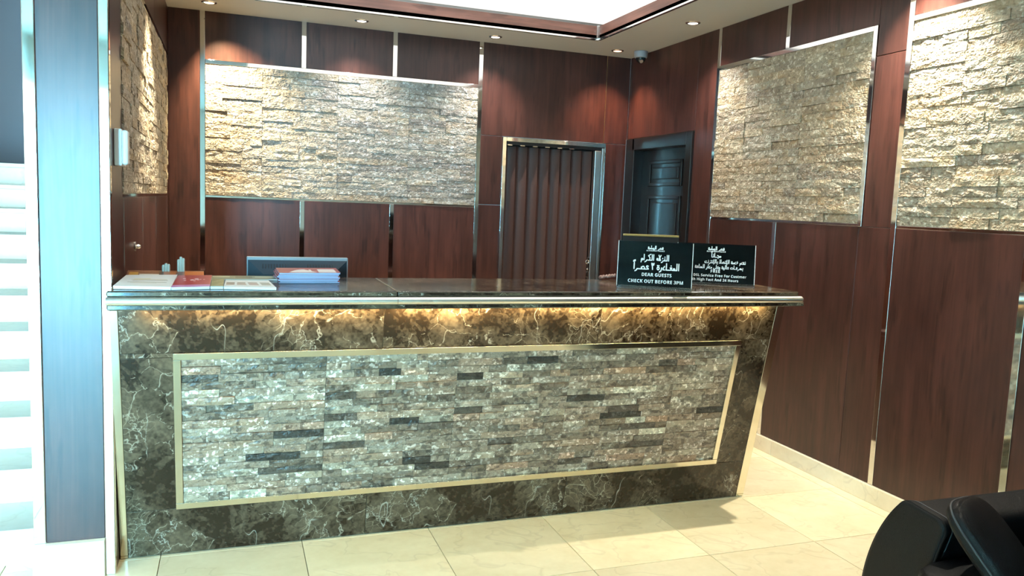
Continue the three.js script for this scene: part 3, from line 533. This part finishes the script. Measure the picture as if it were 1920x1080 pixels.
const W1 = { palace: 'q+ S r.  a l+ y m a- m+ h.', guests: 'a l+ n z. L \'  a l+ k r. a m~', leave: 'a l+ m g _ a- d r h~  3  e+ S _ r. Ar', free: 'm+ j _ a- n+ A', offer: 'n+ q d. m~  x+ d. m+ h.  a l+ ae t S a- l  b+ a- l+ ae n+ t r. n+ t.', speed: 'b+ s r. e+ _ a- t~  e+ a- l+ y h.  w e+ l Y.  m+ d. a r  a l+ s a- e+ h.' };
const text = (g, s, x, y, px, bold = true) => { g.font = `${bold ? 'bold ' : ''}${px}px sans-serif`; g.textAlign = 'center'; g.fillText(s, x, y); };
function sign(label, bl, br, h, draw, o = {}) {
  const a = new THREE.Vector3(...bl), b = new THREE.Vector3(...br), w = a.distanceTo(b), yaw = -Math.atan2(b.z - a.z, b.x - a.x), lean = rad(o.lean ?? 10);
  const t = thing('table_sign', label, 'sign', [(a.x + b.x) / 2, 1.2065, (a.z + b.z) / 2], o.group); t.rotation.y = yaw;
  const tilt = (g, dz) => g.translate(0, 0, dz).applyMatrix4(new THREE.Matrix4().makeRotationX(-lean)).translate(0, 0.008, 0);
  if (draw) {
    mesh('sign_plate', tilt(box(w, h, 0.003).translate(0, h / 2, 0), 0), o.plate ?? std({ color: rgb(0.003, 0.004, 0.006), roughness: 0.12 }), t);
    const tex1 = printTex(1024, Math.round(1024 * h / w), draw);
    mesh('printed_face', tilt(new THREE.PlaneGeometry(w - 0.002, h - 0.002).translate(0, h / 2, 0), 0.0022), phys({ map: tex1, roughness: 0.07, specularIntensity: 0.5 }), t);
    mesh('plate_edge', tilt(merge([span(-w / 2 - 0.003, -w / 2, 0, h, -0.002, 0.003), span(w / 2, w / 2 + 0.003, 0, h, -0.002, 0.003)]), 0), M.whitePlastic, t);
  } else {
    mesh('sign_plate', tilt(box(w, h, 0.004).translate(0, h / 2, 0), 0), M.dark, t);
    mesh('gold_edge', tilt(span(-w / 2, w / 2, h - 0.001, h + 0.010, -0.003, 0.004, 0.001), 0), M.gold, t);
  }
  mesh('clear_base', merge([rbox(w + 0.004, 0.006, 0.075, 0.002).translate(0, 0.003, 0.005), rbox(w + 0.004, 0.014, 0.010, 0.003, 2).translate(0, 0.010, 0.010)]), M.acrylic, t);
  return t;
}
const signGround = (g, w, h) => { const k = g.createLinearGradient(0, 0, 0, h); k.addColorStop(0, '#04070a'); k.addColorStop(1, '#04070a'); g.fillStyle = k; g.fillRect(0, 0, w, h); g.fillStyle = g.strokeStyle = '#eef3f4'; };
sign('black sign in front, lettered DEAR GUESTS CHECK OUT BEFORE 3PM', [1.782, 0, -3.450], [2.095, 0, -3.280], 0.226, (g, w, h) => {
  signGround(g, w, h);
  arabic(g, W1.palace, w * 0.50, h * 0.155, 46, 0.2); text(g, 'ALYAMAMA PALACE', w * 0.50, h * 0.205, 27);
  arabic(g, W1.guests, w * 0.50, h * 0.40, 80); arabic(g, W1.leave, w * 0.52, h * 0.60, 92);
  text(g, 'DEAR GUESTS', w * 0.53, h * 0.755, 66); text(g, 'CHECK OUT BEFORE 3PM', w * 0.52, h * 0.90, 66);
});
sign('black sign half hidden behind another, lettered FREE and offering DSL service', [2.232, 0, -3.640], [2.583, 0, -3.450], 0.216, (g, w, h) => {
  signGround(g, w, h);
  arabic(g, W1.palace, w * 0.50, h * 0.15, 46, 0.2); text(g, 'ALYAMAMA PALACE', w * 0.50, h * 0.205, 27);
  arabic(g, W1.free, w * 0.50, h * 0.33, 58);
  arabic(g, W1.offer, w * 0.62, h * 0.475, 50); text(g, '(DSL)', w * 0.09, h * 0.48, 46);
  arabic(g, W1.speed, w * 0.545, h * 0.61, 50);
  text(g, 'FREE', w * 0.5, h * 0.715, 58); text(g, 'Give DSL Service Free For Custmer', w * 0.50, h * 0.82, 50); text(g, 'With High Fast And 24 Hours', w * 0.47, h * 0.925, 50);
});
sign('dark plate with a gold top edge standing behind both lettered signs', [1.99, 0, -3.80], [2.29, 0, -3.725], 0.236, null, { lean: 5 });

// brochures on the left end of the counter
function booklet(name, label, pts, y, thick, draw, o = {}) {   // pts: front left, front right, back right, back left as [x, z]; y rise at the back
  const t = thing(name, label, o.category ?? 'brochure', [0, 0, 0], o.group);
  const n = o.sheets ?? 1, yb = o.back ?? y;
  const quad = (y0, y1) => { const P = pts.map(([x, z], i) => new THREE.Vector3(x, i > 1 ? y1 : y0, z)); return P; };
  const solid = (h0, h1, inset = 0) => {
    const c = pts.reduce((s, p) => [s[0] + p[0] / 4, s[1] + p[1] / 4], [0, 0]);
    const q = pts.map(([x, z]) => [x + (c[0] - x) * inset, z + (c[1] - z) * inset]);
    const pos = [], uv = [], V = (i, h) => [q[i][0], (i > 1 ? yb : y) + h, q[i][1]];
    const face = (a, b, c2, d) => { for (const [p, u] of [[a, [0, 0]], [b, [1, 0]], [c2, [1, 1]], [a, [0, 0]], [c2, [1, 1]], [d, [0, 1]]]) { pos.push(...p); uv.push(...u); } };
    face(V(0, h1), V(1, h1), V(2, h1), V(3, h1)); face(V(0, h0), V(1, h0), V(1, h1), V(0, h1)); face(V(1, h0), V(2, h0), V(2, h1), V(1, h1)); face(V(2, h0), V(3, h0), V(3, h1), V(2, h1)); face(V(3, h0), V(0, h0), V(0, h1), V(3, h1)); face(V(3, h0), V(2, h0), V(1, h0), V(0, h0));
    const g = new THREE.BufferGeometry(); g.setAttribute('position', new THREE.Float32BufferAttribute(pos, 3)); g.setAttribute('uv', new THREE.Float32BufferAttribute(uv, 2)); g.computeVertexNormals(); return g;
  };
  mesh('pages', solid(0, thick * 0.9, 0.012), o.pages ?? M.paper, t);
  mesh('cover', solid(thick * 0.9, thick), std({ map: printTex(256, 256, draw), roughness: 0.3 }), t);
  return t;
}
const CT = 1.2065;
const fill = (g, c, x, y, w, h) => { g.fillStyle = c; g.fillRect(x, y, w, h); };
booklet('brochure', 'white brochure with pale yellow print at the left end of the counter', [[-0.43, -3.345], [-0.222, -3.312], [-0.222, -3.70], [-0.42, -3.67]], CT + 0.001, 0.012, (g, w, h) => { fill(g, '#fbfaf6', 0, 0, w, h); fill(g, '#e3dcc0', 50, 110, 170, 10); fill(g, '#8f8f86', 60, 128, 165, 7); fill(g, '#efe3a8', 60, 96, 80, 14); fill(g, '#a8a496', 45, 168, 180, 7); fill(g, '#e9e4d2', 60, 180, 120, 10); }, { back: CT + 0.012 });
booklet('brochure', 'red brochure with pink front edge and pale lettering marks', [[-0.222, -3.312], [-0.082, -3.345], [-0.082, -3.71], [-0.218, -3.69]], CT + 0.001, 0.012, (g, w, h) => { fill(g, '#b9343f', 0, 0, w, h); fill(g, '#d893c0', 0, h - 40, w, 40); g.fillStyle = '#f0c9cb'; for (const [x, y, r] of [[60, 80, 12], [70, 120, 10], [120, 110, 14], [150, 90, 16], [140, 130, 9], [180, 100, 8], [205, 102, 8], [165, 112, 9]]) { g.beginPath(); g.arc(x, y, r, 0, 7); g.fill(); } }, { back: CT + 0.010 });
booklet('brochure', 'orange and brown picture brochure lying behind the white and red ones', [[-0.425, -3.705], [-0.115, -3.715], [-0.12, -3.862], [-0.435, -3.862]], CT + 0.001, 0.010, (g, w, h) => { fill(g, '#8a4a2c', 0, 0, w, h); fill(g, '#d9a03a', 6, 60, 30, 150); fill(g, '#e9dcc8', 40, 130, 70, 70); fill(g, '#b8642f', 120, 40, 50, 170); fill(g, '#4a2418', 104, 30, 14, 200); fill(g, '#d9752f', 190, 30, 66, 200); fill(g, '#6b3320', 160, 60, 22, 150); }, { back: CT + 0.016 });
booklet('brochure', 'narrow olive green brochure between the red and the photo brochure', [[-0.080, -3.345], [-0.032, -3.345], [-0.03, -3.65], [-0.080, -3.66]], CT + 0.001, 0.010, (g, w, h) => { fill(g, '#8f9468', 0, 0, w, h); g.fillStyle = '#c9cca8'; for (let i = 0; i < 40; i++) g.fillRect((i * 61) % w, (i * 97) % h, 14, 9); fill(g, '#d8eef2', 0, h - 26, w, 26); });
booklet('brochure', 'white brochure with a row of four small photos', [[-0.030, -3.342], [0.172, -3.312], [0.150, -3.64], [-0.024, -3.645]], CT + 0.001, 0.010, (g, w, h) => { fill(g, '#eef5f5', 0, 0, w, h); const cs = ['#a79a90', '#b3aca6', '#b8a6a2', '#aeb2a8']; cs.forEach((c, i) => { fill(g, c, 10 + i * 62, 110, 48, 80); fill(g, '#7d7a76', 10 + i * 62, 106, 48, 8); }); fill(g, '#9fd6dc', 0, 0, w, 36); });
booklet('brochure', 'flat grey green leaflet lying in front of the monitor', [[-0.105, -3.70], [0.205, -3.69], [0.205, -3.845], [-0.105, -3.845]], CT + 0.001, 0.006, (g, w, h) => { fill(g, '#8f9a7e', 0, 0, w, h); fill(g, '#d9dfc4', 20, 60, 60, 60); fill(g, '#5f6a55', 100, 40, 60, 160); fill(g, '#dfe6cf', 170, 70, 70, 50); });
// stack of red brochures: single brochures one above the other
for (let i = 0; i < 7; i++) {
  const j = (k) => ((i * 37 + k * 17) % 11 - 5) * 0.0012, top = i === 6, y = CT + 0.001 + i * 0.0068;
  booklet('brochure', top ? 'red brochure with white pictures on top of the stack by the monitor' : `${['lowest', 'second lowest', 'third lowest', 'fourth from the bottom', 'third from the top', 'second from the top'][i]} red brochure in the stack of seven by the monitor`, [[0.192 + j(1), -3.56 + j(2)], [0.458 + j(3), -3.585 + j(4)], [0.468 + j(1), -3.835 + j(2)], [0.188 + j(3), -3.815 + j(4)]], y, 0.0065, (g, w, h) => {
    fill(g, '#a3202f', 0, 0, w, h); if (!top) return; g.fillStyle = '#f3ecec'; g.beginPath(); g.moveTo(40, 235); g.quadraticCurveTo(70, 90, 110, 80); g.quadraticCurveTo(130, 150, 160, 235); g.fill(); fill(g, '#f3ecec', 128, 90, 10, 140) ; fill(g, '#f3ecec', 165, 70, 75, 160);
  }, { pages: M.stackPages ?? (M.stackPages = std({ color: rgb(0.42, 0.46, 0.62), roughness: 0.35 })), group: 'red brochures stacked by the monitor' });
}
// two small ridged ornaments at the back edge of the counter
for (const [x, h, w, label] of [[-0.278, 0.046, 0.034, 'shorter of two pale ridged upright ornaments behind the brochures'], [-0.222, 0.076, 0.032, 'taller of two pale ridged upright ornaments behind the brochures']]) {
  const t = thing('ornament', label, 'ornament', [x, CT + 0.016, -3.846]);
  const m = std({ color: rgb(0.42, 0.38, 0.30), roughness: 0.55 });
  for (let i = 0; i < 3; i++) { const hh = h * [0.84, 1, 0.92][i], r = w / 5; mesh('ridge', new THREE.CapsuleGeometry(r, hh - 2 * r, 4, 10).translate((i - 1) * r * 1.55 + (h > 0.06 ? 0.006 : 0), hh / 2, 0), m, t); }
}
{ // lumpy cord end left of the signs, on the counter's back edge
  const pts = [...Array(9).keys()].map((i) => [i * 0.012, 0.010 + 0.005 * Math.sin(i * 2.2), 0.006 * Math.cos(i * 2.2)]);
  const pts2 = pts.map(([x, y, z]) => [x, 0.020 - y, -z]);
  const t = thing('twisted_cord', 'short twisted pinkish cord just left of the front sign', 'cord', [1.872, 1.2275, -3.83]);
  const m = std({ color: rgb(0.36, 0.22, 0.18), roughness: 0.6 });
  mesh('strand', tube(pts, 0.0065, 40, 8), m, t); mesh('strand', tube(pts2, 0.0065, 40, 8), m, t);
  t.position.y = CT + 0.004; t.rotation.z = 0.12;
}
// monitor on the staff desk, seen from behind
{
  const t = thing('computer_monitor', 'back of a dark flat computer monitor on the staff desk behind the counter', 'monitor', [0.315, 0.80, -4.08]);
  const w = 0.492, y0 = 0.14, y1 = 0.487, c = (y0 + y1) / 2, h = y1 - y0;
  mesh('bezel', rbox(w, h, 0.028, 0.006, 2).translate(0, c, 0), M.monitorEdge, t);
  const fr = (hw, hh) => [[-hw, -hh], [hw, -hh], [hw, hh], [-hw, hh]], A = fr(w / 2 - 0.006, h / 2 - 0.012), B = fr(w / 2 - 0.078, h / 2 - 0.085), pos = [];
  const V = (p, z) => [p[0], c + p[1] - (z > 0.03 ? 0.0 : 0.004), z], f4 = (a, b, d, e) => pos.push(...a, ...b, ...d, ...a, ...d, ...e);
  for (let i = 0; i < 4; i++) { const j = (i + 1) % 4; f4(V(A[i], 0.0145), V(A[j], 0.0145), V(B[j], 0.042), V(B[i], 0.042)); }
  f4(V(B[0], 0.042), V(B[1], 0.042), V(B[2], 0.042), V(B[3], 0.042));
  const g = new THREE.BufferGeometry(); g.setAttribute('position', new THREE.Float32BufferAttribute(pos, 3)); g.setAttribute('uv', new THREE.Float32BufferAttribute(new Float32Array(pos.length / 3 * 2), 2)); g.computeVertexNormals();
  mesh('rear_shell', g, M.monitor, t);
  for (let i = 0; i < 26; i++) if (i < 9 || i > 15) mesh('vent_slot', rbox(0.004, 0.024, 0.003, 0.001), M.dark, t, [-0.17 + i * 0.0135, y1 - 0.046, 0.0262]).rotation.x = -0.36;
  const em = []; for (const [x, ww, hh] of [[-0.040, 0.030, 0.016], [-0.012, 0.016, 0.020], [0.010, 0.020, 0.016], [0.034, 0.010, 0.022], [0.050, 0.014, 0.020]]) em.push(rbox(ww, hh, 0.006, 0.002).translate(x, 0, 0));
  mesh('raised_emblem', merge(em), M.dark, t, [0.01, y1 - 0.072, 0.036]).rotation.x = -0.36;
  mesh('neck', rbox(0.09, 0.18, 0.03, 0.008, 2).translate(0, 0.11, -0.005), M.monitor, t);
  mesh('foot', rbox(0.26, 0.016, 0.19, 0.006, 2).translate(0, 0.0082, 0), M.monitor, t);
}
// wall phone and lock on the left wall
{
  const t = thing('wall_phone', 'white wall phone on the left wall beside the stone panel', 'phone', [XL, 1.760, -3.668]);
  mesh('housing', rbox(0.03, 0.15, 0.15, 0.006, 2).translate(0.0155, 0, 0), M.whitePlastic, t);
  mesh('handset', rbox(0.022, 0.14, 0.06, 0.009, 2).translate(0.041, 0, 0.04), M.whitePlastic, t);
  mesh('screen', rbox(0.004, 0.045, 0.055, 0.001).translate(0.032, 0.03, -0.038), std({ color: rgb(0.10, 0.11, 0.10), roughness: 0.2 }), t);
}
{
  const t = thing('cabinet_lock', 'small metal knob on the left wall panel below the stone', 'knob', [XL, 1.312, -4.29]);
  mesh('rose', new THREE.CylinderGeometry(0.022, 0.024, 0.006, 20).rotateZ(Math.PI / 2).translate(0.0035, 0, 0), M.steel, t);
  mesh('knob', new THREE.SphereGeometry(0.018, 18, 12).scale(0.7, 0.6, 1.2).translate(0.017, 0, 0), M.steel, t);
}
// ceiling camera
{
  const t = thing('security_camera', 'small grey dome camera under the ceiling in the back right corner', 'camera', [3.325, HC, -6.22]);
  mesh('housing', new THREE.LatheGeometry([[0.001, 0], [0.058, 0], [0.060, -0.006], [0.056, -0.05], [0.050, -0.056], [0.001, -0.056]].map(([x, y]) => new THREE.Vector2(x, y)).reverse(), 32), std({ color: rgb(0.34, 0.36, 0.40), roughness: 0.4 }), t);
  mesh('dome', new THREE.SphereGeometry(0.044, 24, 12, 0, Math.PI * 2, Math.PI / 2, Math.PI / 2).translate(0, -0.056, 0), std({ color: rgb(0.008, 0.012, 0.014), roughness: 0.06 }), t);
  mesh('lens', new THREE.CylinderGeometry(0.014, 0.016, 0.02, 16).rotateX(-0.9).translate(-0.012, -0.086, 0.032), M.steel, t);
}
// recessed downlights
function downlight(label, x, z, color, cd, angle = 34, pen = 0.75, glowK = 3, target) {
  const t = thing('downlight', label, 'ceiling light', [x, HC, z], undefined);
  mesh('trim_ring', new THREE.LatheGeometry([[0.036, 0.002], [0.036, -0.004], [0.041, -0.007], [0.052, -0.004], [0.054, 0.0]].map(([a, b]) => new THREE.Vector2(a, b)), 32), M.chrome, t);
  mesh('lamp_lens', new THREE.CylinderGeometry(0.035, 0.035, 0.004, 28).translate(0, -0.003, 0), glow(...color, glowK), t);
  const s = new THREE.SpotLight(new THREE.Color().setRGB(...color), cd, 0, rad(angle), pen, 2); s.name = 'downlight_beam';
  s.position.set(x, HC - 0.012, z); s.target.position.set(...(target ?? [x, 0, z])); s.castShadow = true; s.shadow.radius = 1; scene.add(s, s.target);
  return t;
}
const WARM = [1, 0.83, 0.50], WHT = [1, 0.93, 0.84], RED = [1, 0.62, 0.45];
downlight('downlight in the back soffit above the left end of the wide stone panel', -0.157, -6.25, WARM, 36, 42, 0.9, 3, [0.20, 1.6, -6.62]);
downlight('downlight in the back soffit above the middle of the wide stone panel', 0.937, -6.28, WHT, 7, 54);
downlight('downlight in the back soffit near the right end of the wide stone panel', 2.027, -6.30, WHT, 8, 54);
downlight('small downlight in the ceiling corner beside the dome camera', 3.136, -6.294, [1, 0.62, 0.40], 8.5, 50);
downlight('downlight in the right-hand soffit above the black door', 3.139, -5.11, WHT, 7, 54);
downlight('downlight outside the frame above the large right stone panel', 3.235, -3.24, [1, 0.92, 0.74], 26, 52);
downlight('downlight outside the frame above the left wall stone panel', -0.19, -4.99, [1, 0.88, 0.66], 34, 36, 0.6);

// ------------------------------------------------------------------ black leather sofa at the right
function puff(w, h, d, e = 0.35, bulge = 0, nu = 36, nv = 20) {   // soft superellipsoid block
  const g = new THREE.SphereGeometry(1, nu, nv), p = g.attributes.position, s = (x, k) => Math.sign(x) * Math.pow(Math.abs(x), k);
  for (let i = 0; i < p.count; i++) {
    const x = p.getX(i), y = p.getY(i), z = p.getZ(i), lat = Math.asin(clamp(y, -1, 1)), lon = Math.atan2(z, x);
    let X = s(Math.cos(lat), e) * s(Math.cos(lon), e), Y = s(Math.sin(lat), e), Z = s(Math.cos(lat), e) * s(Math.sin(lon), e);
    if (bulge) { const q = 1 - bulge * (X * X + Z * Z) / 2; Y *= q; }
    p.setXYZ(i, X * w / 2, Y * h / 2, Z * d / 2);
  }
  g.computeVertexNormals(); return metricUV(g);
}
{
  const t = thing('leather_sofa', 'black leather sofa against the right wall below the stone panel', 'sofa', [0, 0, 0]);
  const xF = 2.37, xB = 3.34;
  const prof = (dz) => { const s = new THREE.Shape(); s.moveTo(-2.335 + dz, 0.06); s.bezierCurveTo(-2.345 + dz, 0.25, -2.27 + dz, 0.43, -2.180 + dz, 0.530); s.quadraticCurveTo(-2.168 + dz, 0.544, -2.14, 0.543); s.lineTo(-2.035, 0.533); s.quadraticCurveTo(-2.0, 0.528, -2.003, 0.50); s.lineTo(-2.045, 0.36); s.lineTo(-2.05, 0.06); s.closePath(); return s; };
  const ext = (s, d, b) => new THREE.ExtrudeGeometry(s, { depth: d, bevelEnabled: true, bevelSize: b, bevelThickness: b, bevelSegments: 5, curveSegments: 14 });
  const place = (g, x) => metricUV(g.rotateY(-Math.PI / 2).translate(x, 0, 0));
  // ExtrudeGeometry runs along +z; after the turn shape x is world z and the depth runs towards -x
  mesh('arm', place(ext(prof(0.012), xB - xF - 0.05, 0.010), xB - 0.01), M.leather, t);
  mesh('arm_front', place(ext(prof(0.004), 0.012, 0.016), xF + 0.018), M.leather, t);
  const rim = (dx, grow, r, from, to, m) => { const q = prof(0.004).getSpacedPoints(120), n = q.length - 1, out = []; for (let i = Math.round(n * from); i <= Math.round(n * to); i += 2) { const a = q[(i + n - 1) % n], b = q[(i + 1) % n], tx = b.x - a.x, ty = b.y - a.y, l = Math.hypot(tx, ty) || 1; out.push([xF + dx, q[i % n].y + grow * tx / l, q[i % n].x - grow * ty / l]); } mesh('piping', tube(out, r, 120, 8), m, t); };
  rim(0.000, 0.013, 0.0045, 0.04, 0.86, M.leather);
  rim(0.034, 0.0105, 0.0028, 0.25, 0.55, M.stitch);
  const arm2 = place(ext(prof(0.012), xB - xF - 0.05, 0.010), xB - 0.01); arm2.scale(1, 1, -1).translate(0, 0, -2.66);
  { const p = arm2.index ? arm2.toNonIndexed() : arm2; const a = p.attributes.position.array, n = p.attributes.normal.array; for (let k = 0; k < a.length; k += 9) for (let c = 0; c < 3; c++) { let q = a[k + c]; a[k + c] = a[k + 3 + c]; a[k + 3 + c] = q; q = n[k + c]; n[k + c] = n[k + 3 + c]; n[k + 3 + c] = q; } p.computeVertexNormals(); mesh('arm', p, M.leather, t); }
  mesh('base', rbox(xB - xF - 0.06, 0.18, 1.40, 0.02, 3).translate((xF + xB) / 2 + 0.02, 0.15, -1.33), M.leather, t);
  mesh('seat_cushion', puff(0.90, 0.17, 0.70, 0.28).translate(2.67, 0.320, -1.675), M.leather, t);
  mesh('seat_cushion', puff(0.90, 0.17, 0.69, 0.28).translate(2.67, 0.320, -0.975), M.leather, t);
  mesh('backrest', puff(0.26, 0.52, 1.40, 0.3).translate(3.20, 0.53, -1.33), M.leather, t);
  for (const [x, z] of [[2.45, -2.22], [3.25, -2.22], [2.45, -0.44], [3.25, -0.44]]) mesh('foot', new THREE.CylinderGeometry(0.025, 0.02, 0.062, 14).translate(x, 0.031, z), M.dark, t);
  const p = thing('leather_cushion', 'loose black leather cushion propped tilted on the sofa inside its arm', 'cushion', [2.435, 0.497, -1.850]);
  const body = mesh('cushion_body', puff(0.37, 0.11, 0.35, 0.55, 0.35), M.leather, p);
  mesh('seam', tube([...Array(25).keys()].map((i) => { const a = i / 24 * Math.PI * 2, s = (v) => Math.sign(v) * Math.pow(Math.abs(v), 0.55); return [0.186 * s(Math.cos(a)), 0, 0.176 * s(Math.sin(a))]; }), 0.004, 96, 6), M.stitch, p);
  const e1 = new THREE.Vector3(0.19, -0.72, 0.66).normalize(), e3 = new THREE.Vector3(-0.907, 0.128, 0.395), e2 = new THREE.Vector3().crossVectors(e3, e1).normalize(); e3.crossVectors(e1, e2);
  p.quaternion.setFromRotationMatrix(new THREE.Matrix4().makeBasis(e1, e2, e3));
}
for (const o of scene.children) o.traverse((c) => { delete c.userData.n; });
renderer.render(scene, camera);
